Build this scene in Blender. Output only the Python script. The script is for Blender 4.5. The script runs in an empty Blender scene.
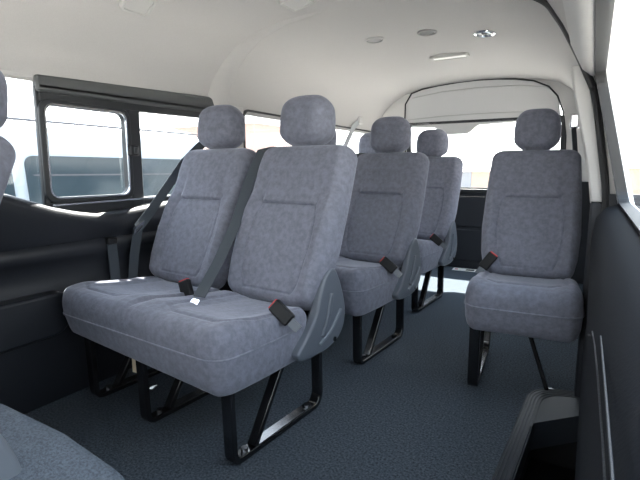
import bpy, bmesh, math, random
import numpy as np
from mathutils import Vector, Matrix

random.seed(7)
S = bpy.context.scene
COL = S.collection
PI = math.pi

# ------------------------------------------------------------------ camera
cam_data = bpy.data.cameras.new('camera')
cam_data.sensor_width = 36.0
cam_data.lens = 463 / 640 * 36.0
cam_data.clip_start = 0.02
cam = bpy.data.objects.new('camera', cam_data)
COL.objects.link(cam)
cam.location = (0, 0, 1.0)
cam.rotation_euler = (math.radians(90 - 8.6), 0, math.radians(30.334))
S.camera = cam

# ------------------------------------------------------------------ world, sun, exposure
W = bpy.data.worlds.new('sky')
S.world = W
W.use_nodes = True
wn = W.node_tree
wn.nodes.clear()
wo = wn.nodes.new('ShaderNodeOutputWorld')
bg = wn.nodes.new('ShaderNodeBackground')
tc = wn.nodes.new('ShaderNodeTexCoord')
sep = wn.nodes.new('ShaderNodeSeparateXYZ')
ramp = wn.nodes.new('ShaderNodeValToRGB')
ramp.color_ramp.elements[0].position = 0.0
ramp.color_ramp.elements[0].color = (1.0, 0.99, 0.97, 1)
ramp.color_ramp.elements[1].position = 0.9
ramp.color_ramp.elements[1].color = (0.62, 0.78, 1.0, 1)
wn.links.new(tc.outputs['Generated'], sep.inputs[0])
wn.links.new(sep.outputs['Z'], ramp.inputs[0])
wn.links.new(ramp.outputs[0], bg.inputs['Color'])
wn.links.new(bg.outputs[0], wo.inputs['Surface'])
bg.inputs['Strength'].default_value = 3.6

sd = bpy.data.lights.new('sun', 'SUN')
sd.energy = 26.0
sd.color = (1.0, 0.95, 0.88)
sd.angle = math.radians(0.6)
sun = bpy.data.objects.new('sun', sd)
COL.objects.link(sun)
sun.location = (-2, 8, 12)
sun.rotation_euler = Vector((-0.40, 1.0, 1.5)).to_track_quat('Z', 'Y').to_euler()

S.view_settings.view_transform = 'Standard'
S.view_settings.look = 'None'
S.view_settings.gamma = 1.0
S.view_settings.exposure = 0.95
S.view_settings.use_curve_mapping = False

# ------------------------------------------------------------------ materials
def mat(name, col, rough=0.6, metal=0.0, spec=0.5, noise=None, bump=None, sheen=0.0, emit=None, coat=0.0):
    """col: linear rgb.  noise=(scale, amount, second colour or None)   bump=(scale, strength)"""
    m = bpy.data.materials.new(name)
    m.use_nodes = True
    nt = m.node_tree
    b = nt.nodes['Principled BSDF']
    b.inputs['Base Color'].default_value = (*col, 1)
    b.inputs['Roughness'].default_value = rough
    b.inputs['Metallic'].default_value = metal
    b.inputs['Specular IOR Level'].default_value = spec
    if sheen:
        b.inputs['Sheen Weight'].default_value = sheen
        b.inputs['Sheen Roughness'].default_value = 0.4
        b.inputs['Sheen Tint'].default_value = (0.85, 0.87, 1.0, 1)
    if coat:
        b.inputs['Coat Weight'].default_value = coat
        b.inputs['Coat Roughness'].default_value = 0.08
    if emit:
        b.inputs['Emission Color'].default_value = (*emit[:3], 1)
        b.inputs['Emission Strength'].default_value = emit[3]
    t = nt.nodes.new('ShaderNodeTexCoord')
    if noise:
        sc, amt = noise[0], noise[1]
        n = nt.nodes.new('ShaderNodeTexNoise')
        n.inputs['Scale'].default_value = sc
        n.inputs['Detail'].default_value = 4
        n.inputs['Roughness'].default_value = 0.65
        nt.links.new(t.outputs['Object'], n.inputs['Vector'])
        r = nt.nodes.new('ShaderNodeValToRGB')
        c2 = noise[2] if len(noise) > 2 else None
        lo = tuple(max(0, c * (1 - amt)) for c in col)
        hi = c2 if c2 else tuple(min(1, c * (1 + amt)) for c in col)
        r.color_ramp.elements[0].position = 0.36
        r.color_ramp.elements[0].color = (*lo, 1)
        r.color_ramp.elements[1].position = 0.64
        r.color_ramp.elements[1].color = (*hi, 1)
        nt.links.new(n.outputs['Fac'], r.inputs[0])
        nt.links.new(r.outputs[0], b.inputs['Base Color'])
    if bump:
        n2 = nt.nodes.new('ShaderNodeTexNoise')
        n2.inputs['Scale'].default_value = bump[0]
        n2.inputs['Detail'].default_value = 3
        nt.links.new(t.outputs['Object'], n2.inputs['Vector'])
        bp = nt.nodes.new('ShaderNodeBump')
        bp.inputs['Strength'].default_value = bump[1]
        bp.inputs['Distance'].default_value = 0.004
        nt.links.new(n2.outputs['Fac'], bp.inputs['Height'])
        nt.links.new(bp.outputs[0], b.inputs['Normal'])
    return m

def glass_mat(name, tint=(0.97, 0.985, 0.98)):
    m = bpy.data.materials.new(name)
    m.use_nodes = True
    nt = m.node_tree
    nt.nodes.clear()
    o = nt.nodes.new('ShaderNodeOutputMaterial')
    mx = nt.nodes.new('ShaderNodeMixShader')
    tr = nt.nodes.new('ShaderNodeBsdfTransparent')
    gl = nt.nodes.new('ShaderNodeBsdfGlossy')
    fr = nt.nodes.new('ShaderNodeFresnel')
    fr.inputs['IOR'].default_value = 1.42
    tr.inputs['Color'].default_value = (*tint, 1)
    gl.inputs['Roughness'].default_value = 0.0
    mn = nt.nodes.new('ShaderNodeMath'); mn.operation = 'MINIMUM'
    mn.inputs[1].default_value = 0.10
    nt.links.new(fr.outputs[0], mn.inputs[0])
    nt.links.new(mn.outputs[0], mx.inputs[0])
    nt.links.new(tr.outputs[0], mx.inputs[1])
    nt.links.new(gl.outputs[0], mx.inputs[2])
    nt.links.new(mx.outputs[0], o.inputs['Surface'])
    return m

M = {}
M['fabric'] = mat('seat_velour', (0.172, 0.180, 0.222), 0.95, spec=0.1, noise=(42, 0.15), bump=(90, 0.3), sheen=0.35)
M['fabric_dark'] = mat('seat_underside', (0.02, 0.022, 0.027), 0.9, spec=0.2)
M['carpet_back'] = mat('carpet_back', (0.115, 0.135, 0.165), 1.0, spec=0.05, noise=(190, 0.28), bump=(300, 0.8))
M['carpet'] = mat('floor_carpet', (0.075, 0.09, 0.108), 1.0, spec=0.05, noise=(120, 0.5), bump=(300, 1.0))
M['black_metal'] = mat('black_gloss_metal', (0.006, 0.006, 0.007), 0.22, spec=0.7, coat=0.6)
M['rail_metal'] = mat('worn_steel', (0.25, 0.25, 0.26), 0.25, metal=1.0)
M['steel'] = mat('bright_steel', (0.75, 0.75, 0.77), 0.22, metal=1.0)
M['plastic'] = mat('grey_plastic', (0.105, 0.12, 0.145), 0.42, spec=0.5, bump=(400, 0.08))
M['plastic_light'] = mat('light_grey_plastic', (0.16, 0.18, 0.21), 0.4)
M['black_plastic'] = mat('black_plastic', (0.009, 0.0095, 0.011), 0.5, spec=0.3)
M['red'] = mat('red_plastic', (0.55, 0.04, 0.04), 0.4)
M['belt'] = mat('belt_webbing', (0.042, 0.053, 0.066), 0.7, bump=(500, 0.3))
M['belt_light'] = mat('pale_webbing', (0.42, 0.43, 0.45), 0.7)
M['trim_dark'] = mat('dark_trim', (0.0165, 0.019, 0.025), 0.5, spec=0.4, bump=(260, 0.12))
M['door_trim'] = mat('door_trim', (0.009, 0.0105, 0.014), 0.75, spec=0.12, bump=(260, 0.1))
M['frame_black'] = mat('black_window_frame', (0.02, 0.022, 0.025), 0.45)
M['valance'] = mat('grey_header', (0.075, 0.078, 0.08), 0.6)
M['rubber'] = mat('black_rubber', (0.01, 0.01, 0.011), 0.55)
M['headliner'] = mat('headliner', (0.51, 0.492, 0.475), 0.95, spec=0.1, noise=(220, 0.03), bump=(500, 0.12))
M['trim_light'] = mat('light_trim', (0.56, 0.545, 0.53), 0.6, spec=0.3)
M['gate_light'] = mat('tailgate_lining', (0.62, 0.61, 0.6), 0.7, spec=0.3)
M['door_frame'] = mat('pale_door_frame', (0.78, 0.78, 0.78), 0.5)
M['chrome'] = mat('chrome', (0.85, 0.85, 0.86), 0.12, metal=1.0)
M['lamp_lens'] = mat('lamp_lens', (0.85, 0.84, 0.8), 0.3)
M['lamp_grey'] = mat('speaker_grille', (0.33, 0.32, 0.31), 0.7)
M['lamp_mid'] = mat('pale_grille', (0.5, 0.49, 0.47), 0.7)
M['lamp_cavity'] = mat('lamp_cavity', (0.13, 0.13, 0.13), 0.6)
M['step'] = mat('step_plastic', (0.031, 0.037, 0.047), 0.52, bump=(350, 0.1))
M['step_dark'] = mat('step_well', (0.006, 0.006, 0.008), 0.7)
M['paper'] = mat('paper', (0.8, 0.79, 0.77), 0.8)
M['ink'] = mat('ink', (0.02, 0.02, 0.02), 0.7)
M['ink_red'] = mat('ink_red', (0.5, 0.06, 0.04), 0.7)
M['cream'] = mat('cream_tag', (0.75, 0.63, 0.45), 0.8)
M['glass'] = glass_mat('window_glass')
M['ground'] = mat('concrete_ground', (0.5, 0.48, 0.45), 0.95, noise=(1.2, 0.08))
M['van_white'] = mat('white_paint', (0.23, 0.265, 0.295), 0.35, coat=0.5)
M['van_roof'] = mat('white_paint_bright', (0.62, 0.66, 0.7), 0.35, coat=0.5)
M['van_glass'] = mat('privacy_glass', (0.02, 0.032, 0.04), 0.12, spec=0.3)
M['van_line'] = mat('dark_gap', (0.05, 0.05, 0.06), 0.6)
M['tyre'] = mat('tyre', (0.015, 0.015, 0.016), 0.8)
M['pink_wall'] = mat('pink_render', (0.25, 0.175, 0.155), 0.9, noise=(2, 0.05))
M['tan_wall'] = mat('tan_render', (0.27, 0.205, 0.165), 0.9, noise=(2, 0.05))
M['roof_tile'] = mat('roof_sheet', (0.6, 0.55, 0.52), 0.8)
M['win_dark'] = mat('building_window', (0.12, 0.13, 0.15), 0.2)

# ------------------------------------------------------------------ mesh helpers
class MB:
    def __init__(s):
        s.v = []
        s.f = []
    def add(s, verts, faces):
        k = len(s.v)
        s.v.extend([tuple(map(float, p)) for p in verts])
        s.f.extend([tuple(i + k for i in f) for f in faces])
        return s
    def box(s, lo, hi):
        x0, y0, z0 = lo; x1, y1, z1 = hi
        return s.add([(x0,y0,z0),(x1,y0,z0),(x1,y1,z0),(x0,y1,z0),(x0,y0,z1),(x1,y0,z1),(x1,y1,z1),(x0,y1,z1)],
                     [(0,3,2,1),(4,5,6,7),(0,1,5,4),(1,2,6,5),(2,3,7,6),(3,0,4,7)])
    def prism(s, poly, fn, t0, t1):
        """poly: 2-D outline; fn(a,b,t)->xyz"""
        n = len(poly)
        vs = [fn(a, b, t0) for a, b in poly] + [fn(a, b, t1) for a, b in poly]
        fs = [tuple(range(n))[::-1], tuple(range(n, 2*n))] + [(i, (i+1) % n, n+(i+1) % n, n+i) for i in range(n)]
        return s.add(vs, fs)
    def ring(s, outer, inner, fn, t0, t1):
        """a frame: outer and inner outlines with the same number of points"""
        n = len(outer)
        vs = [fn(a,b,t0) for a,b in outer] + [fn(a,b,t0) for a,b in inner] + [fn(a,b,t1) for a,b in outer] + [fn(a,b,t1) for a,b in inner]
        fs = []
        for i in range(n):
            j = (i+1) % n
            fs += [(i, j, n+j, n+i), (2*n+i, 3*n+i, 3*n+j, 2*n+j), (i, 2*n+i, 2*n+j, j), (n+i, n+j, 3*n+j, 3*n+i)]
        return s.add(vs, fs)
    def sweep(s, path, prof, side=None, closed=False):
        """prof: list of (p,q) offsets; side: fixed vector for p axis (else derived)"""
        P = [Vector(p) for p in path]
        n = len(P); m = len(prof)
        vs = []
        for i in range(n):
            if closed:
                t = (P[(i+1) % n] - P[i-1]).normalized()
            else:
                a = P[max(0, i-1)]; b = P[min(n-1, i+1)]
                t = (b - a).normalized()
            sd = Vector(side) if side else (Vector((0,0,1)).cross(t) if abs(t.z) < 0.95 else Vector((1,0,0)))
            sd = (sd - t * sd.dot(t)).normalized()
            up = t.cross(sd).normalized()
            k = 1.0
            if 0 < i < n-1 or closed:
                t1 = (P[i] - P[i-1]).normalized()
                c = max(0.35, t1.dot(t)); k = 1/c
            for p, q in prof:
                vs.append(P[i] + sd*p + up*q*k)
        fs = []
        rng = n if closed else n-1
        for i in range(rng):
            for j in range(m):
                a = i*m+j; b = i*m+(j+1) % m
                c = ((i+1) % n)*m+(j+1) % m; d = ((i+1) % n)*m+j
                fs.append((a, b, c, d))
        if not closed:
            fs.append(tuple(range(m))[::-1])
            fs.append(tuple(range((n-1)*m, n*m)))
        return s.add(vs, fs)
    def tube(s, path, r, seg=8, closed=False, side=None):
        prof = [(r*math.cos(2*PI*k/seg), r*math.sin(2*PI*k/seg)) for k in range(seg)]
        return s.sweep(path, prof, side, closed)
    def bar(s, path, w, t, side=None):
        return s.sweep(path, [(-w/2,-t/2),(w/2,-t/2),(w/2,t/2),(-w/2,t/2)], side)
    def disc(s, c, axis, r, h, seg=20, r2=None):
        c = Vector(c); ax = Vector(axis).normalized()
        a = ax.orthogonal().normalized(); b = ax.cross(a)
        r2 = r if r2 is None else r2
        vs = [c + (a*math.cos(2*PI*k/seg)+b*math.sin(2*PI*k/seg))*r for k in range(seg)]
        vs += [c + ax*h + (a*math.cos(2*PI*k/seg)+b*math.sin(2*PI*k/seg))*r2 for k in range(seg)]
        fs = [tuple(range(seg))[::-1], tuple(range(seg, 2*seg))] + [(k,(k+1)%seg,seg+(k+1)%seg,seg+k) for k in range(seg)]
        return s.add(vs, fs)
    def build(s, name, m, parent=None, smooth=False, bevel=0, seg=2, loc=None, angle=35):
        me = bpy.data.meshes.new(name)
        me.from_pydata(s.v, [], s.f)
        bm = bmesh.new(); bm.from_mesh(me)
        bmesh.ops.recalc_face_normals(bm, faces=bm.faces)
        bm.to_mesh(me); bm.free()
        me.materials.append(M[m] if isinstance(m, str) else m)
        if smooth or bevel:
            for p in me.polygons: p.use_smooth = True
            me.set_sharp_from_angle(angle=math.radians(angle))
        o = bpy.data.objects.new(name, me)
        COL.objects.link(o)
        if parent: o.parent = parent
        if loc: o.location = loc
        if bevel:
            b = o.modifiers.new('bevel', 'BEVEL')
            b.width = bevel; b.segments = seg; b.limit_method = 'ANGLE'; b.angle_limit = math.radians(35)
            b.harden_normals = False
        return o

def empty(name, loc=(0,0,0), rz=0):
    o = bpy.data.objects.new(name, None)
    COL.objects.link(o)
    o.empty_display_size = 0.1
    o.location = loc; o.rotation_euler = (0, 0, rz)
    return o
def tag(o, label, cat, group=None, kind=None):
    o['label'] = label; o['category'] = cat
    if group: o['group'] = group
    if kind: o['kind'] = kind
    return o
def struct(o, label=None, cat=None):
    o['kind'] = 'structure'
    if label: o['label'] = label
    if cat: o['category'] = cat
    return o
def copy_tree(o, parent=None):
    c = o.copy()
    COL.objects.link(c)
    if parent: c.parent = parent
    for ch in list(o.children):
        copy_tree(ch, c)
    return c

def rrect(a0, b0, a1, b1, r, n=6):
    pts = []
    for cx, cy, st in ((a1-r, b1-r, 0), (a0+r, b1-r, 90), (a0+r, b0+r, 180), (a1-r, b0+r, 270)):
        for k in range(n+1):
            t = math.radians(st + 90*k/n)
            pts.append((cx + r*math.cos(t), cy + r*math.sin(t)))
    return pts
def fillet(path, r, n=5):
    P = [Vector(p) for p in path]
    out = [P[0]]
    for i in range(1, len(P)-1):
        a, b, c = P[i-1], P[i], P[i+1]
        d1 = (a-b); d2 = (c-b)
        rr = min(r, d1.length*0.45, d2.length*0.45)
        p1 = b + d1.normalized()*rr; p2 = b + d2.normalized()*rr
        for k in range(n+1):
            t = k/n
            out.append(p1*(1-t)**2 + b*2*t*(1-t) + p2*t*t)
    out.append(P[-1])
    return out

# ------------------------------------------------------------------ upholstery
def seg_dist(A, B, poly):
    d = np.full(A.shape, 9.0)
    for (x0, y0), (x1, y1) in zip(poly[:-1], poly[1:]):
        vx, vy = x1-x0, y1-y0
        L = vx*vx+vy*vy+1e-12
        t = np.clip(((A-x0)*vx+(B-y0)*vy)/L, 0, 1)
        d = np.minimum(d, np.hypot(A-x0-t*vx, B-y0-t*vy))
    return d
def pad(hw, H, rv, Tf, Tb, re, nu, nv, front=None, seams=(), sd=0.006, sw=0.006, pw=2.3, re_b=None):
    """A padded slab. a across (half-width hw(b)), b from 0 to H, c thickness: +Tf front, -Tb back.
    Edges round off over the distance re. Returns verts (a,b,c) and faces."""
    s = np.linspace(-1, 1, nu); t = np.linspace(-1, 1, nv)
    u = np.sin(s*PI/2)*0.45 + s*0.55
    v = np.sin(t*PI/2)*0.45 + t*0.55
    u[0], u[-1], v[0], v[-1] = -1, 1, -1, 1
    U, V = np.meshgrid(u, v)
    B = (V+1)/2*H
    hwB = hw(B)
    dv = np.minimum(B, H-B)
    cr = np.clip((rv-dv)/rv, 0, 1)
    half = hwB - rv*(1-np.sqrt(np.clip(1-cr**2, 0, 1)))
    A = U*half
    dx = (1-np.abs(U))*half
    re_b = re_b or re
    def e(d, r):
        q = np.clip(1-d/r, 0, 1)
        return (1-q**pw)**(1/pw)
    F = e(dx, re)*e(dv, re)
    Bk = e(dx, re_b)*e(dv, re_b)
    C = F*Tf
    if front is not None:
        C = C + F*front(A, B)
    for poly in seams:
        d = seg_dist(A, B, poly)
        C = C - F*sd*np.exp(-(d/sw)**2)
    D = -Bk*Tb
    vf = np.stack([A, B, C], -1).reshape(-1, 3)
    vb = np.stack([A, B, D], -1)
    idx = np.arange(nu*nv).reshape(nv, nu)
    bidx = idx.copy()
    k = nu*nv
    inner = []
    for j in range(1, nv-1):
        for i in range(1, nu-1):
            bidx[j, i] = k; k += 1
            inner.append(vb[j, i])
    verts = np.concatenate([vf, np.array(inner)])
    faces = []
    for j in range(nv-1):
        for i in range(nu-1):
            faces.append((idx[j,i], idx[j,i+1], idx[j+1,i+1], idx[j+1,i]))
            faces.append((bidx[j,i], bidx[j+1,i], bidx[j+1,i+1], bidx[j,i+1]))
    return verts, faces
def pad_obj(name, data, fn, m, parent):
    v, f = data
    mb = MB(); mb.add([fn(*p) for p in v], [tuple(int(i) for i in q) for q in f])
    return mb.build(name, m, parent, smooth=True, angle=80)

# seat dimensions (local: origin on the floor under the front leg, front towards -y)
BB = Vector((0, 0.415, 0.450)); BT = Vector((0, 0.705, 1.095))
BH = (BT-BB).length
bup = (BT-BB).normalized()
bfw = Vector((0, -bup.z, bup.y))          # forward normal of the backrest
def back_hw(b):
    return np.interp(b, [0, 0.12, 0.25, 0.45, BH], [0.216, 0.242, 0.252, 0.247, 0.232])
hb = 0.418
def back_front(a, b):
    bol = 0.020*np.clip((np.abs(a)-0.13)/0.07, 0, 1)**1.5*np.clip((0.48-b)/0.1, 0, 1)
    lum = 0.014*np.exp(-((b-0.2)/0.16)**2)*np.exp(-(a/0.17)**2)
    roll = 0.014*np.clip((b-hb)/0.004, 0, 1)*np.exp(-np.clip(b-hb,0,1)/0.09)*np.clip((0.14-np.abs(a))/0.02, 0, 1)
    ins = -0.003*np.clip((0.152-np.abs(a))/0.01, 0, 1)*np.clip((hb-b)/0.01, 0, 1)*np.clip((b-0.045)/0.01, 0, 1)
    return bol + lum + roll + ins + 0.012*np.exp(-((b-0.60)/0.08)**2)
back_seams = (
    [(-0.150, hb+0.02), (-0.143, hb+0.005), (-0.128, hb), (0.128, hb), (0.143, hb+0.005), (0.150, hb+0.02)],
    [(-0.143, hb-0.004), (-0.160, hb-0.07), (-0.166, 0.25), (-0.148, 0.09), (-0.125, 0.045), (0.125, 0.045), (0.148, 0.09), (0.166, 0.25), (0.160, hb-0.07), (0.143, hb-0.004)],
)
BACK = pad(back_hw, BH, 0.055, 0.070, 0.055, 0.055, 111, 151, back_front, back_seams, 0.0075, 0.005)
def head_hw(b):
    return np.interp(b, [0, 0.05, 0.12, 0.205], [0.105, 0.120, 0.122, 0.110])
HEAD = pad(head_hw, 0.226, 0.070, 0.080, 0.075, 0.070, 44, 44, lambda a, b: -0.3*a*a, (), pw=2.3)

def cushion_pad(hwid, xs):
    D = 0.50
    seams = []
    for x in xs:
        seams.append([(x-0.165, D-0.02), (x-0.168, 0.20), (x-0.150, 0.115), (x-0.10, 0.085), (x+0.10, 0.085), (x+0.150, 0.115), (x+0.168, 0.20), (x+0.165, D-0.02)])
    if len(xs) > 1:
        seams.append([(0, 0), (0, D)])
    def front(a, b):
        bol = np.zeros_like(a)
        for x in xs:
            q = np.abs(a-x)
            bol = np.maximum(bol, np.where(q < 0.245, 0.014*np.clip((q-0.11)/0.08, 0, 1), 0))
        dip = -0.040*np.clip((b-0.12)/0.38, 0, 1)
        nose = 0.012*np.exp(-((b-0.09)/0.09)**2)
        return bol*np.clip(b/0.15, 0, 1) + dip + nose
    data = pad(lambda b: hwid - 0.012*np.clip((0.25-b)/0.25, 0, 1)**2, D, 0.075, 0.092, 0.112, 0.050, int(70*hwid/0.23), 80, front, seams, 0.007, 0.006, re_b=0.03)
    return data

def make_seat(xs, name, legs, fold=False, hinge_side=1, buckles=None, belt=True, strut=False, hinge=True, hs=1.06, bs=1.0):
    root = empty(name)
    hwid = 0.238 + (max(xs)-min(xs))/2 - (0.027 if len(xs) > 1 else 0)
    cx = 0.025 if len(xs) > 1 else 0.0
    # cushion: b runs from the front edge (y=-0.095) to the back
    def cfn(a, b, c):
        fr = 1 - b/0.5
        return (cx+a, -0.098 + b - 0.16*c*fr, 0.418 + c - (0.045*a*np.clip(-c/0.05,0,1) if len(xs) > 1 else 0.0))
    cush = pad_obj('seat_cushion', cushion_pad(hwid, xs), cfn, 'fabric', root)
    rim = []
    for b in list(np.linspace(0.42, 0.08, 8)) + [0.06, 0.04, 0.022, 0.01, 0.003, 0.0]:
        cr = max(0.0, (0.075-b)/0.075)
        w = hwid - 0.012*max(0.0, (0.25-b)/0.25)**2 - 0.075*(1-math.sqrt(max(0.0, 1-cr*cr)))
        rim.append((w, b))
    pts = [cfn(-w, b, 0.0) for w, b in rim] + [cfn(w, b, 0.0) for w, b in rim[::-1]]
    MB().tube([tuple(map(float, p)) for p in pts], 0.0042, 8).build('piping', 'fabric', cush, smooth=True)
    pan = MB().box((-hwid+0.05, 0.0, 0.325), (hwid-0.05, 0.42, 0.36))
    pan.build('seat_pan', 'fabric_dark', root, bevel=0.006)
    for x in xs:
        def bfn(a, b, c, x=x):
            p = BB + bup*b + bfw*c
            return (x+a*bs, p.y, p.z)
        pad_obj('backrest', BACK, bfn, 'fabric', root)
        hox = -0.03 if len(xs) > 1 else 0.0
        hbase = Vector((0, 0.700, 1.100)); hu = Vector((0, 0.10, 1)).normalized(); hf = Vector((0, -hu.z, hu.y))
        def hfn(a, b, c, x=x):
            p = hbase + hu*b + hf*c*hs
            return (x+hox+a*hs, p.y, p.z)
        h = pad_obj('headrest', HEAD, hfn, 'fabric', root)
        for sx in (-0.05, 0.05):
            MB().tube([(x+hox+sx, 0.69, 1.04), (x+hox+sx, 0.71, 1.17)], 0.006, 8).build('headrest_post', 'chrome', h, smooth=True)
    for lx in legs:
        f = MB()
        path = fillet([(lx, 0.0, 0.37), (lx, 0.012, 0.014), (lx, 0.50, 0.014), (lx, 0.525, 0.05), (lx, 0.515, 0.37)], 0.035)
        f.bar(path, 0.046, 0.022, side=(1,0,0))
        f.bar([(lx, 0.115, 0.022), (lx, 0.33, 0.36)], 0.040, 0.02, side=(1,0,0))
        fo = f.build('leg', 'black_metal', root, bevel=0.004)
        MB().box((lx-0.020, 0.13, 0.0245), (lx+0.020, 0.47, 0.029)).build('rail_plate', 'rail_metal', fo)
        for by in (0.075, 0.44):
            MB().disc((lx, by, 0.024), (0,0,1), 0.013, 0.014, 6).build('bolt', 'rail_metal', fo)
    if strut:
        so = MB().bar([(0.005, 0.13, 0.36), (0.125, 0.13, 0.01)], 0.034, 0.018, side=(0,1,0)).build('leg', 'black_metal', root, bevel=0.003)
        MB().disc((0.14, 0.13, 0.0), (0,0,1), 0.022, 0.012, 12).build('bolt', 'rail_metal', so)
    if hinge:
        hx = cx + hwid*hinge_side
        outline = [(a-0.015,b) for a,b in ((0.27,0.335),(0.33,0.385),(0.395,0.455),(0.425,0.545),(0.455,0.600),(0.490,0.622),(0.525,0.615),(0.560,0.560),
                   (0.592,0.480),(0.605,0.420),(0.590,0.355),(0.545,0.315),(0.47,0.295),(0.35,0.295),(0.285,0.305))]
        pl = fillet([(0,a,b) for a,b in outline+[outline[0]]], 0.03, 3)
        poly = [(p.y, p.z) for p in pl[:-1]]
        t0, t1 = hx-0.012*hinge_side, hx+0.028*hinge_side
        hc = MB().prism(poly, lambda a,b,t: (t,a,b), t0, t1).build('hinge_cover', 'plastic', root, bevel=0.010, seg=3)
        xo = hx+0.030*hinge_side
        lv = MB().bar(fillet([(xo,0.415,0.36),(xo,0.455,0.43),(xo,0.475,0.52)],0.05), 0.012, 0.022, side=(1,0,0))
        lv.build('recline_lever', 'plastic', hc, bevel=0.004)
        MB().bar(fillet([(xo,0.39,0.335),(xo,0.47,0.365),(xo,0.545,0.44)],0.05), 0.010, 0.014, side=(1,0,0)).build('recline_lever', 'plastic_light', hc, bevel=0.003)
        MB().disc((xo-0.004*hinge_side,0.50,0.325),(hinge_side,0,0),0.010,0.006,10).build('bolt', 'rail_metal', hc)
    for (base, dirv) in (buckles or ()):
        L = Vector(dirv).normalized(); T = Vector((0.15,-1,0.35)); T = (T-L*T.dot(L)).normalized(); A = L.cross(T)
        def bb(w, l0, l1, t0, t1):
            mb = MB().box((-w,l0,t0),(w,l1,t1))
            mb.v = [tuple(Vector(base)+A*p[0]+L*p[1]+T*p[2]) for p in mb.v]; return mb
        b = bb(0.025,0.03,0.118,-0.014,0.014).build('buckle','black_plastic',root,bevel=0.006)
        bb(0.020,0.113,0.121,-0.009,0.010).build('release_button','red',b)
        bb(0.016,-0.01,0.04,-0.006,0.004).build('buckle_strap','plastic',b)
    if belt and len(xs) > 1:
        # lap and shoulder belt running down the gap between the two backs
        path = [(0.060,0.77,1.02),(0.055,0.765,1.085),(0.045,0.72,1.108),(0.036,0.65,1.085),(0.030,0.565,0.95),(0.050,0.46,0.78),(0.100,0.29,0.62),(0.155,0.140,0.523)]
        st = MB().bar(path, 0.048, 0.004, side=(1,0.55,0)).build('seat_belt','belt',root,smooth=True)
        tg = MB().ring(rrect(-0.022,-0.05,0.022,0.012,0.008,3), rrect(-0.010,-0.038,0.010,-0.022,0.003,3),
                       lambda a,b,t: (0.165+a*0.95, 0.110+b*0.75+t, 0.512+b*0.75), -0.002, 0.002)
        tg.build('belt_tongue','steel',st)
    return root

# ================================================================== the setting
YF, YR = -1.6, 4.55
prof = [(-1.995,1.355),(-1.98,1.42),(-1.945,1.50),(-1.88,1.59),(-1.79,1.67),(-1.68,1.73),(-1.50,1.777),(-1.24,1.80),(-0.96,1.81),
        (-0.68,1.80),(-0.48,1.775),(-0.31,1.735),(-0.215,1.675),(-0.15,1.575),(-0.10,1.48),(-0.062,1.40)]
# --- floor with the step well
fl = MB()
WY0, WY1 = 0.15, 2.13
WA, WB = -0.27, -0.148          # slanting inner edge of the step well
fl.prism([(-2.07,YF),(0.12,YF),(0.12,WY0),(WA,WY0),(WB,WY1),(0.12,WY1),(0.12,4.85),(-2.07,4.85)], lambda a,b,t:(a,b,t), -0.05, 0.0)
struct(fl.build('floor','carpet'))
well = MB()
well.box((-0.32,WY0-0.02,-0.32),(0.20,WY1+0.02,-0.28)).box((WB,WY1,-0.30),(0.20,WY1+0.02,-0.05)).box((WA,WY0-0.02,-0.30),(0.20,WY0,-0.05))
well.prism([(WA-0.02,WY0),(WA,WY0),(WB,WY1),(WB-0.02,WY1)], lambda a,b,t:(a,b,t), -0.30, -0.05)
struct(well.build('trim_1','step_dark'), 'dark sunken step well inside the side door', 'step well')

# scuff plate around the step well, with ridges following its L shape
def step_outline(off):
    return fillet([(-0.270+off, 0.05, 0), (-0.182+off, 2.245-off, 0), (0.10, 2.305-off*1.2, 0)], 0.12, 10)
def step_inner():
    return fillet([(-0.215, 0.05, 0), (-0.138, 1.88, 0), (0.10, 2.12, 0)], 0.03, 10)
o_, i_ = step_outline(0), step_inner()
n = len(o_)
sp = MB()
vs = [(p.x,p.y,0.0) for p in o_] + [(p.x,p.y,0.012) for p in step_outline(0.008)] + [(p.x,p.y,0.014) for p in i_] + [(p.x,p.y,-0.10) for p in i_]
fs = []
for k in range(n-1):
    for r in range(3):
        fs.append((r*n+k, r*n+k+1, (r+1)*n+k+1, (r+1)*n+k))
sp.add(vs, fs)
scuff = sp.build('trim_2','step',smooth=True)
struct(scuff, 'grey ridged scuff plate along the edge of the door step', 'step trim')
for off in (0.014, 0.026, 0.038, 0.050, 0.062):
    MB().tube([(p.x,p.y,0.0130) for p in step_outline(off)], 0.0026, 6).build('ridge','step',scuff,smooth=True)

# --- left wall: lower trim lofted along the length
XW = -2.0  # left wall, its windows and belts were scaled outward about the camera
def sill(y):
    return float(np.interp(y, [-2,0.64,0.80,0.90,1.0,1.1,1.2,1.3,1.45,1.7,2.1,4.7], [0.97,0.965,0.955,0.92,0.885,0.848,0.822,0.805,0.812,0.834,0.842,0.842]))
ys = np.concatenate([np.linspace(YF,0.5,6), np.linspace(0.6,1.7,40), np.linspace(1.9,4.6,8)])
rows = []
for y in ys:
    zt = sill(y)
    rows.append([(XW+0.04,y,0),(XW+0.04,y,0.42),(XW+0.038,y,0.475),(XW+0.020,y,0.49),(XW+0.015,y,0.58),(XW+0.038,y,0.615),(XW+0.052,y,0.637),(XW+0.052,y,0.668),(XW+0.032,y,0.685),
                 (XW+0.045,y,0.71),(XW+0.070,y,zt-0.075),(XW+0.080,y,zt-0.040),(XW+0.078,y,zt-0.018),(XW+0.062,y,zt-0.003),(XW+0.034,y,zt+0.002),(XW-0.03,y,zt),(XW-0.07,y,zt-0.02),(XW-0.07,y,0)])
m_ = len(rows[0])
wl = MB()
wl.add([p for r in rows for p in r], [(i*m_+j,i*m_+(j+1)%m_,(i+1)*m_+(j+1)%m_,(i+1)*m_+j) for i in range(len(ys)-1) for j in range(m_)]
       + [tuple(range(m_)), tuple(range((len(ys)-1)*m_, len(ys)*m_))])
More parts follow.
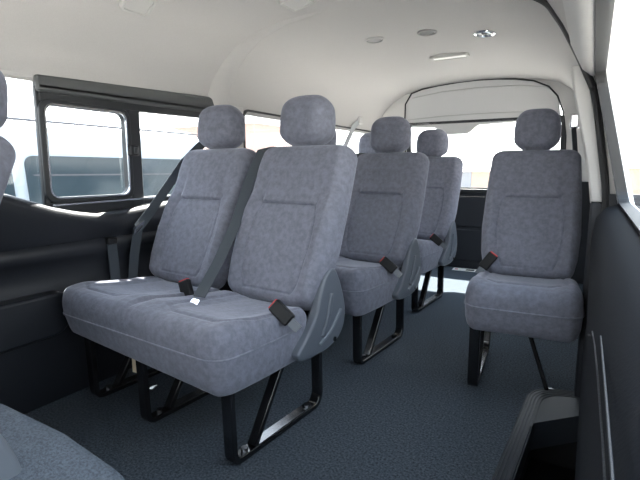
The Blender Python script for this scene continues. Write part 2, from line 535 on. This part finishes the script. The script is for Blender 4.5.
struct(wl.build('wall_left','trim_dark',smooth=True,angle=50))
arm = MB().prism([(p.y,p.z) for p in fillet([(0,-0.2,0.28),(0,1.08,0.31),(0,1.13,0.36),(0,1.125,0.465),(0,1.095,0.49),(0,-0.2,0.49)],0.03,4)],
                 lambda a,b,t:(t,a,b), XW+0.02, XW+0.10)
struct(arm.build('trim_3','trim_dark',bevel=0.012,seg=3), 'dark armrest moulding low on the left wall', 'wall trim')

# --- left wall uppers (light pillars between the windows)
XL0, XL1 = XW-0.03, XW+0.015
def upper(name, y0, y1, z0=0.835, z1=1.42, m='trim_light'):
    mb = MB().prism([(y0,z0),(y1,z0),(y1,z1),(y0,z1)], lambda a,b,t:(t,a,b), XL0, XL1)
    return struct(mb.build(name, m, bevel=0.012, seg=3))
upper('trim_4', 2.20, 2.42)
upper('trim_5', 4.44, 4.60)
hd = MB().box((XL0,YF,1.365),(XL1-0.004,1.10,1.42)).box((XL0,2.19,1.38),(XL1-0.004,4.6,1.44))
struct(hd.build('trim_6','trim_light',bevel=0.006))
struct(MB().box((XL0,2.40,0.82),(XL1,4.46,0.87)).build('trim_7','frame_black',bevel=0.006))

# window_1: sliding window with its black surround
FX = lambda a,b,t: (XW+t,a,b)
w1 = MB()
def strip(poly, x0, x1): w1.prism(poly, FX, x0, x1)
strip([(1.098,0.845),(1.125,0.845),(1.125,1.342),(1.098,1.342)], -0.006,0.018)
strip([(1.533,0.75),(1.600,0.75),(1.600,1.342),(1.533,1.342)], -0.015,0.020)
strip([(2.160,0.75),(2.205,0.75),(2.205,1.342),(2.160,1.342)], -0.015,0.020)
strip([(1.11,1.279),(2.18,1.300),(2.18,1.345),(1.11,1.345)], -0.015,0.022)
strip([(1.11,0.75),(2.18,0.75),(2.18,0.865),(1.11,0.865)], -0.015,0.012)
win1 = struct(w1.build('window_1','frame_black',bevel=0.005), 'black framed sliding window beside the front bench', 'window')
hp = [(p.y,p.z) for p in fillet([(0,1.10,1.316),(0,2.13,1.329),(0,2.20,1.335),(0,2.185,1.395),(0,2.105,1.424),(0,1.10,1.384)],0.04,5)]
MB().prism(hp, FX, -0.012, 0.034).build('header','valance',win1,bevel=0.012,seg=3)
MB().bar([(XW+0.028,1.11,1.339),(XW+0.028,2.18,1.354)],0.012,0.008,side=(1,0,0)).build('header_lip','frame_black',win1)
sash = MB().ring(rrect(1.100,0.861,1.537,1.290,0.047,7), rrect(1.125,0.884,1.507,1.267,0.037,7), FX, -0.008, 0.028).build('sash','frame_black',win1,bevel=0.003)
MB().ring(rrect(1.118,0.877,1.515,1.275,0.042,7), rrect(1.125,0.884,1.507,1.267,0.037,7), FX, 0.025, 0.033).build('sash_trim','chrome',sash)
MB().bar([(XW+0.029,1.12,0.851),(XW+0.029,2.17,0.865)],0.012,0.007,side=(1,0,0)).build('sill_strip','steel',win1)
MB().box((XW,1.118,0.875),(XW+0.004,1.515,1.275)).build('pane','glass',sash)
MB().box((XW-0.010,1.59,0.855),(XW-0.006,2.17,1.316)).build('pane','glass',win1)
lt = MB().box((XW+0.018,1.516,1.068),(XW+0.055,1.560,1.12)).build('latch','black_plastic',win1,bevel=0.008)
MB().box((XW+0.052,1.525,1.08),(XW+0.063,1.545,1.11)).build('latch_tab','frame_black',lt,bevel=0.003)
# window_2: clear window in front of it
w2 = MB().box((XL0,-1.2,0.93),(XL1,-1.12,1.38)).box((XL0,0.10,0.835),(XL1,0.16,1.38))
win2 = struct(w2.build('window_2','frame_black',bevel=0.006), 'clear side window ahead of the black framed sliding window', 'window')
MB().box((XW-0.022,-1.12,0.79),(XW-0.018,1.10,1.38)).build('pane','glass',win2)
# window_3: rear quarter window
w3 = MB().ring(rrect(2.405,0.855,4.455,1.391,0.05,7), rrect(2.418,0.868,4.442,1.378,0.045,7), FX, -0.03, 0.022)
win3 = struct(w3.build('window_3','rubber'), 'long rear quarter window on the left wall', 'window')
MB().box((XW-0.022,2.40,0.86),(XW-0.018,4.46,1.39)).build('pane','glass',win3)

# --- ceiling
n_ = len(prof)
def profn(k):
    a = Vector((*prof[max(0,k-1)],0)); b = Vector((*prof[min(n_-1,k+1)],0))
    t = (b-a).normalized()
    return Vector((-t.y, t.x, 0))
c_ = MB()
yy = [YF, -0.5, 1.0, 2.2, 3.4, YR]
vs = []
for y in yy:
    vs += [(x,y,z) for x,z in prof]
    vs += [(x+profn(k).x*0.04, y, z+profn(k).y*0.04) for k,(x,z) in enumerate(prof)]
fs = []
N2 = 2*n_
for i in range(len(yy)-1):
    for k in range(n_-1):
        a = i*N2+k
        fs.append((a,a+1,a+1+N2,a+N2))
        a = i*N2+n_+k
        fs.append((a,a+N2,a+1+N2,a+1))
    fs.append((i*N2, (i+1)*N2, (i+1)*N2+n_, i*N2+n_))
    fs.append((i*N2+n_-1, i*N2+2*n_-1, (i+1)*N2+2*n_-1, (i+1)*N2+n_-1))
c_.add(vs, fs)
struct(c_.build('ceiling','headliner',smooth=True,angle=60))
# roof rib rising from the pillar behind the sliding window
rib = MB()
rp = []
for k in range(0, 8):
    x,z = prof[k]
    rp.append((x, 2.17+0.0*k, z))
w_ = [0.10,0.095,0.09,0.08,0.07,0.055,0.04,0.02]
vs = []; fs = []
for k,(x,y,z) in enumerate(rp):
    nn = -profn(k)
    for q in range(9):
        t = -1+q/4
        hgt = (1-t*t)*0.036*(w_[k]/0.1)
        vs.append((x+nn.x*(hgt-0.003), y+t*w_[k], z+nn.y*(hgt-0.003)))
for k in range(len(rp)-1):
    for q in range(8):
        fs.append((k*9+q,k*9+q+1,(k+1)*9+q+1,(k+1)*9+q))
rib.add(vs, fs)
struct(rib.build('trim_8','headliner',smooth=True,angle=80))

# --- back wall with the tailgate opening
def gy(z):
    return 4.80 if z < 0.82 else 4.80-(z-0.82)*0.29
arch = [(-1.70,0.0),(-1.72,0.8),(-1.71,1.30),(-1.695,1.52),(-1.68,1.65),(-1.61,1.745),(-1.50,1.775),(-1.34,1.795),(-1.15,1.808),(-0.97,1.812),(-0.80,1.806),(-0.65,1.792),(-0.50,1.765),(-0.38,1.71),(-0.31,1.63),(-0.26,1.50),(-0.23,1.30),(-0.22,0.8),(-0.22,0.0)]
outl = [(-2.0,0.0),(-2.0,0.85),(-1.995,1.335)] + [prof[k] for k in (1,2,3,4,6,7,8,9,10,11,12,13,14,15)] + [(0.06,0.85),(0.06,0.0)]
# add a little height so the lining meets the roof
bw = MB()
n_a = len(arch)
assert n_a == len(outl), (n_a, len(outl))
vs = [(x,YR-0.01 if z > 0.9 else 4.60,z+(0.03 if z > 1.3 else 0)) for x,z in outl] + [(x,gy(z)-0.01,z) for x,z in arch] + [(x,gy(z)+0.06,z) for x,z in arch]
low = (0, n_a-2)
fs = [(r*n_a+k, r*n_a+k+1, (r+1)*n_a+k+1, (r+1)*n_a+k) for k in range(n_a-1) for r in range(2) if k not in low]
bw.add(vs, fs)
struct(bw.build('wall_back','trim_light',smooth=True,angle=40))
lw = MB().add(vs, [(r*n_a+k, r*n_a+k+1, (r+1)*n_a+k+1, (r+1)*n_a+k) for k in low for r in range(2)])
lw.box((-0.20,4.64,0.0),(0.12,4.68,0.90)).box((-2.07,4.64,0.0),(-1.74,4.68,0.90))
struct(lw.build('trim_18','trim_dark'))
struct(MB().tube([(x+0.006*(1 if x < -0.97 else -1), gy(z)-0.012, z-0.004) for x,z in arch], 0.007, 6).build('trim_9','rubber',smooth=True))
# tailgate
tgate = MB().prism([(-1.70,0.0),(-0.24,0.0),(-0.24,0.80),(-1.70,0.80)], lambda a,b,t:(a,t,b), 4.80, 4.88)
gate = struct(tgate.build('door_1','trim_dark',bevel=0.01), 'tailgate with dark lower lining and wide rear window', 'tailgate')
MB().box((-1.66,4.785,0.08),(-0.28,4.80,0.40)).box((-1.66,4.785,0.43),(-0.28,4.80,0.74)).build('lower_lining','trim_dark',gate,bevel=0.008)
MB().box((-1.70,4.775,0.775),(-0.24,4.83,0.812)).build('window_ledge','frame_black',gate,bevel=0.005)
GF = lambda a,b,t: (a, gy(b)+t, b)
up = [(-1.69,1.44),(-1.63,1.43),(-1.40,1.415),(-1.34,1.375),(-1.28,1.345),(-1.08,1.345),(-1.03,1.375),(-0.98,1.42),(-0.60,1.435),(-0.28,1.44)]
upper_poly = up + [(x,z) for x,z in arch[::-1][4:-3] if z > 1.48]
MB().prism(upper_poly, GF, 0.0, 0.035).build('upper_lining','gate_light',gate,bevel=0.006)
MB().tube([(x,gy(z)-0.004,z) for x,z in [(-1.66,1.50),(-1.3,1.515),(-0.97,1.52),(-0.62,1.515),(-0.30,1.50)]],0.004,6).build('lining_seam','lamp_mid',gate,smooth=True)
MB().tube([(x,gy(z)-0.004,z) for x,z in [(-1.60,1.70),(-1.3,1.735),(-0.97,1.745),(-0.62,1.735),(-0.36,1.70)]],0.004,6).build('lining_seam','lamp_mid',gate,smooth=True)
MB().ring(rrect(-1.70,0.80,-0.235,1.47,0.04,5), rrect(-1.655,0.828,-0.275,1.445,0.05,5), GF, 0.0, 0.04).build('window_frame','frame_black',gate)
MB().prism([(-1.68,0.81),(-0.26,0.81),(-0.26,1.46),(-1.68,1.46)], GF, 0.02, 0.024).build('pane','glass',gate)

# --- right side behind the door
def rx(z): return float(np.interp(z,[0,0.5,0.88,1.05,1.25,1.32,1.40],[0.0,0.0,0.0,-0.03,-0.078,-0.095,-0.11]))
def rband(name, m, y0, y1, zs, thick=0.06, bev=0.006):
    mb = MB()
    vs = [(rx(z),y0,z) for z in zs]+[(rx(z)+thick,y0,z) for z in zs]+[(rx(z),y1,z) for z in zs]+[(rx(z)+thick,y1,z) for z in zs]
    k = len(zs); fs = []
    for j in range(k-1):
        fs += [(j,j+1,2*k+j+1,2*k+j),(k+j,3*k+j,3*k+j+1,k+j+1),(j,k+j,k+j+1,j+1),(2*k+j,2*k+j+1,3*k+j+1,3*k+j)]
    fs += [(0,2*k,3*k,k),(k-1,2*k-1,4*k-1,3*k-1)]
    mb.add(vs, fs)
    return struct(mb.build(name, m, bevel=bev))
rband('wall_right','trim_dark',2.22,4.62,[0,0.3,0.5,0.7,0.87])
rband('trim_10','trim_light',2.22,2.97,[0.87,0.98,1.05,1.15,1.25,1.32,1.42])
rband('trim_11','trim_light',4.15,4.62,[0.87,1.05,1.25,1.32,1.42])
rband('trim_12','trim_light',2.95,4.17,[1.31,1.36,1.42])
q = MB(); zq = [0.87,1.05,1.25,1.32]
q.add([(rx(z)+0.03,2.95,z) for z in zq]+[(rx(z)+0.03,4.17,z) for z in zq], [(j,j+1,5+j,4+j) for j in range(3)])
w4f = rband('window_4','rubber',2.955,2.98,[0.87,1.05,1.25,1.32],0.04,0)
w4f['label'] = 'rear quarter window behind the right single seat'; w4f['category'] = 'window'
q.build('pane','glass',w4f)
# pillar at the rear of the door opening and its black weatherstrip
pil = [(0.055,0.86),(0.045,0.95),(0.0,1.20),(-0.03,1.33),(-0.055,1.375),(-0.075,1.405)]
pm = MB()
vs = [(x,2.20,z) for x,z in pil]+[(rx(z)-0.004,2.30,z) for x,z in pil]+[(x+0.08,2.20,z) for x,z in pil]
k = len(pil)
pm.add(vs, [(j,j+1,k+j+1,k+j) for j in range(k-1)]+[(j,2*k+j,2*k+j+1,j+1) for j in range(k-1)])
struct(pm.build('trim_13','trim_light',smooth=True,angle=40))
struct(MB().add([(0.055,2.20,0),(0.055,2.20,0.862),(-0.003,2.30,0.872),(-0.003,2.30,0)],[(0,1,2,3)]).box((0.045,2.182,0.0),(0.17,2.215,0.905)).build('trim_17','trim_dark'))
seal = [(-0.31,2.19,1.731),(-0.213,2.19,1.670),(-0.147,2.19,1.570),(-0.098,2.19,1.475),(-0.060,2.19,1.395),(-0.022,2.19,1.31),(0.0,2.19,1.20),(0.043,2.19,0.95),(0.052,2.19,0.86),(0.05,2.19,0.0)]
struct(MB().tube(fillet(seal,0.03,4),0.014,8).build('trim_14','rubber',smooth=True))

# --- sliding door on the right, shut
dm = MB()
dp = [(0.03,-0.30),(0.022,0.0),(0.018,0.30),(0.024,0.45),(0.014,0.60),(0.012,0.74),(0.022,0.815),(0.048,0.853),(0.085,0.868),(0.125,0.872),(0.17,0.86),(0.17,-0.30)]
yd = [-0.9,0.0,1.0,1.9,2.12,2.165,2.18]
dx_ = [0,0,0,0,0,0.006,0.03]
vs = [(x+(dx_[i] if x < 0.12 else 0),y,z) for i,y in enumerate(yd) for x,z in dp]
k = len(dp)
dm.add(vs, [(i*k+j,i*k+(j+1)%k,(i+1)*k+(j+1)%k,(i+1)*k+j) for i in range(len(yd)-1) for j in range(k)]+[tuple(range(k)),tuple(range((len(yd)-1)*k,len(yd)*k))])
door = struct(dm.build('door_2','door_trim',smooth=True,angle=50), 'dark side door panel filling the right edge', 'sliding door')
DOOR_CREASES = ([(0.75,0.770),(0.64,0.785),(0.50,0.797),(0.375,0.806),(0.22,0.812)], [(0.60,0.812),(0.42,0.824),(0.30,0.832),(0.18,0.838)])
def door_x(z): return float(np.interp(z, [p[1] for p in dp[:7]], [p[0] for p in dp[:7]]))
for pts in DOOR_CREASES:
    MB().tube([(door_x(z)-0.0005,y,z) for y,z in pts], 0.0011, 6).build('panel_crease','trim_dark',door,smooth=True)
# window frame of the door: leans inward towards the roof
def dxz(z): return float(np.interp(z,[0.86,1.38],[0.118,-0.004]))
DF = lambda a,b,t: (dxz(b)+t, a, b)
MB().ring(rrect(-0.9,0.84,2.196,1.40,0.005,6), rrect(-0.82,0.872,2.085,1.362,0.05,6), DF, -0.022, 0.025).build('window_frame','door_frame',door,bevel=0.006)
MB().ring(rrect(-0.828,0.862,2.093,1.370,0.052,6), rrect(-0.815,0.882,2.078,1.357,0.05,6), DF, -0.026, 0.01).build('window_seal','rubber',door)
MB().prism([(-0.83,0.86),(2.1,0.86),(2.1,1.37),(-0.83,1.37)], DF, 0.0, 0.004).build('pane','glass',door)
MB().tube([(0.125,2.135,0.87),(0.06,2.14,1.10),(0.012,2.14,1.27),(-0.02,2.13,1.36)],0.009,6).build('door_seal','rubber',door,smooth=True)
# header between the roof edge and the door glass
hm = MB()
hp_ = [(-0.118,1.495),(-0.070,1.395),(-0.040,1.368),(-0.010,1.362)]
vs = [(x,y,z) for y in (YF,2.20) for x,z in hp_]
hm.add(vs, [(j,j+1,5+j,4+j) for j in range(3)])
struct(hm.build('trim_15','trim_light',smooth=True,angle=60))
# front end (behind the camera): right cab side, bulkhead with windscreen
fr = MB().box((0.02,YF,-0.05),(0.10,-0.9,0.95)).box((0.02,YF,1.34),(0.10,-0.9,1.42)).box((0.02,-1.0,0.9),(0.1,-0.9,1.4))
struct(fr.build('trim_16','trim_dark'))
ff = MB().box((-2.07,YF-0.06,-0.05),(0.12,YF,0.76)).box((-2.07,YF-0.06,1.62),(0.12,YF,1.84)).box((-2.07,YF-0.06,0.76),(-1.96,YF,1.62)).box((0.02,YF-0.06,0.76),(0.12,YF,1.62))
wf = struct(ff.build('wall_front','trim_dark'))
MB().box((-1.96,YF-0.04,0.76),(0.02,YF-0.036,1.62)).build('windscreen','glass',wf)

# ================================================================== ceiling fittings
def on_ceiling(x, y):
    z = float(np.interp(x, [p[0] for p in prof], [p[1] for p in prof]))
    k = min(range(n_), key=lambda i: abs(prof[i][0]-x))
    nn = profn(k)
    return Vector((x,y,z)), Vector((-nn.x,0,-nn.y))
for (x,y,lab,rim,lens) in ((-1.235,2.78,'dim grey round ceiling speaker, leftmost of the row of three','lamp_mid','lamp_grey'),
                        (-0.915,2.82,'dark round ceiling speaker in the middle of the row of three','lamp_grey','lamp_cavity'),
                        (-0.61,2.94,'round ceiling spotlight with bright rim, rightmost of the row of three','chrome','lamp_lens')):
    c,d = on_ceiling(x,y)
    t = empty('ceiling_light' if rim == 'chrome' else 'ceiling_speaker', c)
    tag(t, lab, 'light' if rim == 'chrome' else 'speaker')
    a = d.orthogonal().normalized(); b = d.cross(a)
    ringp = [(a*math.cos(2*PI*k/28)+b*math.sin(2*PI*k/28))*0.052 + d*0.003 for k in range(28)]
    MB().tube(ringp, 0.011 if rim == 'chrome' else 0.007, 8, closed=True).build('rim', rim, t, smooth=True)
    MB().disc(-d*0.004, d, 0.050, 0.009, 28, 0.040).build('lens' if rim == 'chrome' else 'grille', lens, t, smooth=True)
    if rim == 'chrome':
        MB().disc(d*0.004, d, 0.020, 0.006, 16, 0.014).build('bulb', 'lamp_cavity', t, smooth=True)
c,d = on_ceiling(-0.95,3.45)
t = empty('dome_lamp', c)
tag(t, 'oblong dome lamp with pale lens on the ceiling near the tailgate', 'lamp')
MB().ring(rrect(-0.135,-0.05,0.135,0.05,0.02,5), rrect(-0.115,-0.034,0.115,0.034,0.014,5), lambda a,b,q:(a,b,-q), -0.01, 0.022).build('bezel','lamp_mid',t,bevel=0.005)
MB().prism(rrect(-0.116,-0.035,0.116,0.035,0.014,5), lambda a,b,q:(a,b,-q), 0.0, 0.018).build('lens','lamp_lens',t,bevel=0.004)
c,d = on_ceiling(-1.28,1.97)
t = empty('dome_lamp', c); t.rotation_euler = (0,math.radians(-10),0)
tag(t, 'dome lamp on the ceiling above the front bench, cut by the top of the photo', 'lamp')
MB().ring(rrect(-0.065,-0.07,0.065,0.07,0.02,5), rrect(-0.052,-0.057,0.052,0.057,0.014,5), lambda a,b,q:(a,b,-q), -0.008, 0.016).build('bezel','lamp_mid',t,bevel=0.005)
MB().prism(rrect(-0.053,-0.058,0.053,0.058,0.014,5), lambda a,b,q:(a,b,-q), -0.004, 0.012).build('lens','lamp_mid',t,bevel=0.004)
c,d = on_ceiling(-1.73,1.42)
t = empty('courtesy_lamp', c); t.rotation_euler = (0,math.radians(-38),0)
tag(t, 'small courtesy lamp on the curved ceiling edge above the sliding window', 'lamp')
MB().ring(rrect(-0.05,-0.07,0.05,0.07,0.02,5), rrect(-0.038,-0.056,0.038,0.056,0.014,5), lambda a,b,q:(a,b,-q), -0.008, 0.014).build('bezel','lamp_mid',t,bevel=0.004)
MB().prism(rrect(-0.039,-0.057,0.039,0.057,0.014,5), lambda a,b,q:(a,b,-q), -0.004, 0.010).build('lens','lamp_mid',t,bevel=0.003)

# ================================================================== seats
GRP = 'grey double seats along the left wall'
BUCK = [((0.562,0.215,0.460),(-0.78,-0.1,0.60)),((0.040,0.195,0.445),(-0.42,0.1,0.85))]
d1 = make_seat((-0.26,0.285),'double_seat',(0.435,-0.035,-0.40),buckles=BUCK)
PITCH, Y1 = 1.015, 1.087
labels = ('large grey velour double seat in the foreground with belt hanging between its backs',
          'grey double seat in the second row, directly behind the foreground one',
          'rearmost grey double seat, next to the sunlit floor')
for k,lab in enumerate(labels):
    o = d1 if k == 0 else copy_tree(d1)
    o.location = (-1.369-0.043*k, Y1+PITCH*k-0.03, 0)
    if k == 0: o.location = (-1.425, Y1+0.028, 0); o.rotation_euler = (0,0,math.radians(-4))
    tag(o, lab, 'seat', GRP)
# the cream tag under the front edge of the foreground seat
tgm = MB().prism([(-0.03,0.0),(0.03,0.0),(0.012,-0.07),(-0.03,-0.075)], lambda a,b,t:(-0.06+a,0.0+t,0.285+b), 0, 0.003)
tgm.build('care_tag','cream',d1)
s1 = make_seat((0.0,),'single_seat',(-0.185,),hinge_side=-1,buckles=[((-0.215,0.30,0.49),(0.55,0.0,0.8))],belt=False,strut=True,hinge=False,hs=0.95,bs=0.935)
s1.location = (-0.225, 2.10, 0); s1.rotation_euler = (0,0,math.radians(4.5))
tag(s1, 'grey single seat on the right, facing forward beside the door step', 'seat')
s0 = make_seat((0.0,),'single_seat',(0.16,),belt=False,hinge=False)
s0.location = (-1.605, Y1-PITCH-0.098, 0)
tag(s0, 'grey seat cut by the left edge of the photo, only its shoulder and headrest showing', 'seat')

# the carpet-backed seat folded flat in the near left corner
fs_ = empty('folded_seat', (-1.0,0.30,0))
tag(fs_, 'seat folded flat with grey carpeted back in the near left corner', 'seat')
def fold_fn(a,b,c): return (a, b-0.30, 0.385+c)
data = pad(lambda b: np.full_like(b,0.26), 0.54, 0.05, 0.06, 0.05, 0.05, 40, 50, lambda a,b: -0.05*np.clip((a-0.05)/0.2,0,1), ())
bk = pad_obj('backrest', data, fold_fn, 'carpet_back', fs_)
MB().box((-0.22,-0.26,0.24),(0.20,0.16,0.34)).build('seat_cushion','fabric',fs_,bevel=0.03,seg=3)
for lx in (-0.17,0.15):
    MB().bar(fillet([(lx,-0.22,0.26),(lx,-0.21,0.012),(lx,0.12,0.012),(lx,0.13,0.26)],0.03),0.04,0.02,side=(1,0,0)).build('leg','black_metal',fs_,bevel=0.003)
hcp = [(p.y,p.z) for p in fillet([(0,-0.30,0.30),(0,0.12,0.33),(0,0.119,0.41),(0,0.107,0.467),(0,0.082,0.53),(0,0.03,0.585),(0,-0.30,0.60)],0.05,5)]
MB().prism(hcp, lambda a,b,t:(t,a,b), 0.055, 0.105).build('hinge_cover','plastic_light',fs_,bevel=0.016,seg=3)

# ================================================================== seat belts on the walls
t = empty('seat_belt', (-1.95,1.53,0.40))
tag(t, 'dark seat belt running from the left pillar down behind the front bench, silver tongue', 'seat belt')
ox,oy,oz = t.location
loc_ = lambda pts: [(x-ox,y-oy,z-oz) for x,y,z in pts]
MB().bar(loc_([(-1.972,2.27,1.31),(-1.950,1.97,1.13),(-1.935,1.84,1.043),(-1.915,1.68,0.896),(-1.902,1.575,0.80),(-1.900,1.488,0.72)]),0.046,0.004,side=(0.25,0.75,-0.6)).build('shoulder_strap','belt',t,smooth=True)
MB().bar(loc_([(-1.900,1.488,0.72),(-1.925,1.475,0.58),(-1.938,1.46,0.40)]),0.046,0.004,side=(0.25,1,0)).build('lap_strap','belt',t,smooth=True)
MB().ring(rrect(-0.030,-0.02,0.030,0.02,0.006,3), rrect(-0.018,-0.008,0.018,0.006,0.003,3), lambda a,b,q:(-1.890-ox+b*0.4+q,1.484-oy+a,0.722-oz+b+a*0.5), -0.002,0.003).build('belt_tongue','steel',t)
MB().disc(loc_([(-1.983,2.27,1.32)])[0],(1,0,0),0.03,0.018,16).build('anchor','trim_light',t,smooth=True)
o = MB().bar([(-1.940,1.365,0.675),(-1.938,1.37,0.58),(-1.936,1.375,0.43)],0.05,0.005,side=(0,1,0)).build('belt_strap','belt')
MB().box((-1.950,1.34,0.655),(-1.925,1.39,0.685)).build('clip','black_plastic',o,bevel=0.004)
tag(o, 'short dark belt strap hanging on the left wall below the window', 'seat belt')
t = MB().bar([(-1.945,4.08,1.47),(-1.962,3.98,1.40),(-1.962,3.77,1.18),(-1.95,3.55,0.97)],0.05,0.004,side=(0.2,0.8,-0.6)).build('seat_belt','belt_light')
tag(t, 'pale seat belt strap crossing the left rear quarter window', 'seat belt')
MB().box((-1.975,4.05,1.43),(-1.935,4.12,1.495)).build('anchor','trim_light',t,bevel=0.008)
t = empty('seat_belt', (-0.09,2.88,0.45))
tag(t, 'grey seat belt hanging on the pillar behind the right single seat', 'seat belt')
ox,oy,oz = t.location
MB().bar(loc_([(-0.115,2.88,1.26),(-0.095,2.89,1.10),(-0.075,2.89,0.90),(-0.055,2.89,0.47)]),0.045,0.004,side=(0.5,1,0)).build('strap','belt',t,smooth=True)
MB().box(loc_([(-0.130,2.85,1.22)])[0],loc_([(-0.085,2.91,1.295)])[0]).build('anchor','steel',t,bevel=0.008)
MB().box(loc_([(-0.090,2.865,0.85)])[0],loc_([(-0.060,2.92,0.90)])[0]).build('belt_tongue','steel',t,bevel=0.005)

# paper sheet on the rear floor
pp = MB().box((-0.15,-0.06,0.001),(0.15,0.06,0.003)).build('paper_sheet','paper')
pp.location = (-1.02,4.70,0); pp.rotation_euler = (0,0,math.radians(4))
tag(pp, 'white printed paper sheet lying on the floor before the tailgate', 'paper')
MB().box((-0.02,-0.035,0.003),(0.06,0.03,0.0036)).box((0.08,-0.04,0.003),(0.135,-0.01,0.0036)).build('print','ink',pp)
MB().box((-0.13,-0.02,0.003),(-0.10,0.02,0.0036)).build('print','ink_red',pp)

# ================================================================== outside
ZG = -0.72
g = MB().box((-40,-25,ZG-0.1),(40,60,ZG)).build('ground','ground')
struct(g)
# neighbouring van on the left
pv = empty('parked_van',(-4.6,2.4,ZG))
tag(pv, 'white van parked outside the left windows', 'van')
sec = [(-0.85,0.30),(0.85,0.30),(0.90,0.55),(0.90,1.25),(0.84,1.80),(0.80,2.03),(0.70,2.12),(0.40,2.18),(-0.40,2.18),(-0.70,2.12),(-0.80,2.03),(-0.84,1.80),(-0.90,1.25),(-0.90,0.55)]
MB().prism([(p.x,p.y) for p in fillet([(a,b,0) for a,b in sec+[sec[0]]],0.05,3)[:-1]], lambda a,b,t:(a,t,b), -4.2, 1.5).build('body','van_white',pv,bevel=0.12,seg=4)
def vx(z): return float(np.interp(z,[1.25,1.80],[0.90,0.84]))+0.004
VF = lambda a,b,t:(vx(b)+t,a,b)
for (a0,a1) in ((-3.9,-2.3),(-2.2,-0.55),(-0.45,1.3)):
    wnd = MB().prism(rrect(a0,1.22,a1,1.83,0.07,5), VF, -0.01,0.006).build('side_window','van_glass',pv)
    MB().bar([(vx(1.68)+0.008,a0+0.05,1.68),(vx(1.68)+0.008,a1-0.05,1.68)],0.006,0.012,side=(1,0,0)).build('window_bar','van_line',wnd)
MB().bar([(0.806,-4.1,2.10),(0.806,1.4,2.10)],0.02,0.018,side=(1,0,0)).build('rain_gutter','van_line',pv)
for y in (-3.2,0.6):
    wl_ = MB().disc((0.70,y,0.33),(1,0,0),0.33,0.22,28).build('wheel','tyre',pv,smooth=True)
    MB().disc((0.90,y,0.33),(1,0,0),0.20,0.03,20,0.17).build('hubcap','steel',wl_,smooth=True)
# low buildings far off
def building(name,label,x0,x1,y0,y1,h,m,wins,face):
    r = empty(name,((x0+x1)/2,(y0+y1)/2,ZG)); tag(r,label,'building')
    hx,hy = (x1-x0)/2,(y1-y0)/2
    wa = MB().box((-hx,-hy,0),(hx,hy,h)).build('wall',m,r)
    MB().box((-hx-0.3,-hy-0.3,h),(hx+0.3,hy+0.3,h+0.25)).build('roof','roof_tile',r,bevel=0.04)
    for (a,z) in wins:
        if face == 'x':
            MB().box((hx-0.02,a-0.5,z),(hx+0.03,a+0.5,z+1.1)).build('window','win_dark',r)
        else:
            MB().box((a-0.5,-hy-0.03,z),(a+0.5,-hy+0.02,z+1.1)).build('window','win_dark',r)
building('building','pale pink building seen through the left rear quarter window',-19,-13,16.5,23,3.75,'pink_wall',[(-1.5,1.0),(1.5,1.0)],'x')
building('building','low tan building seen through the rear window',-8.6,-3.6,31,36,1.6,'tan_wall',[(-1.2,0.6),(1.2,0.6)],'y')
building('building','low tan building seen through the side door window on the right',1.6,7.5,30,35,1.8,'tan_wall',[(-1.8,0.7),(1.0,0.7)],'y')
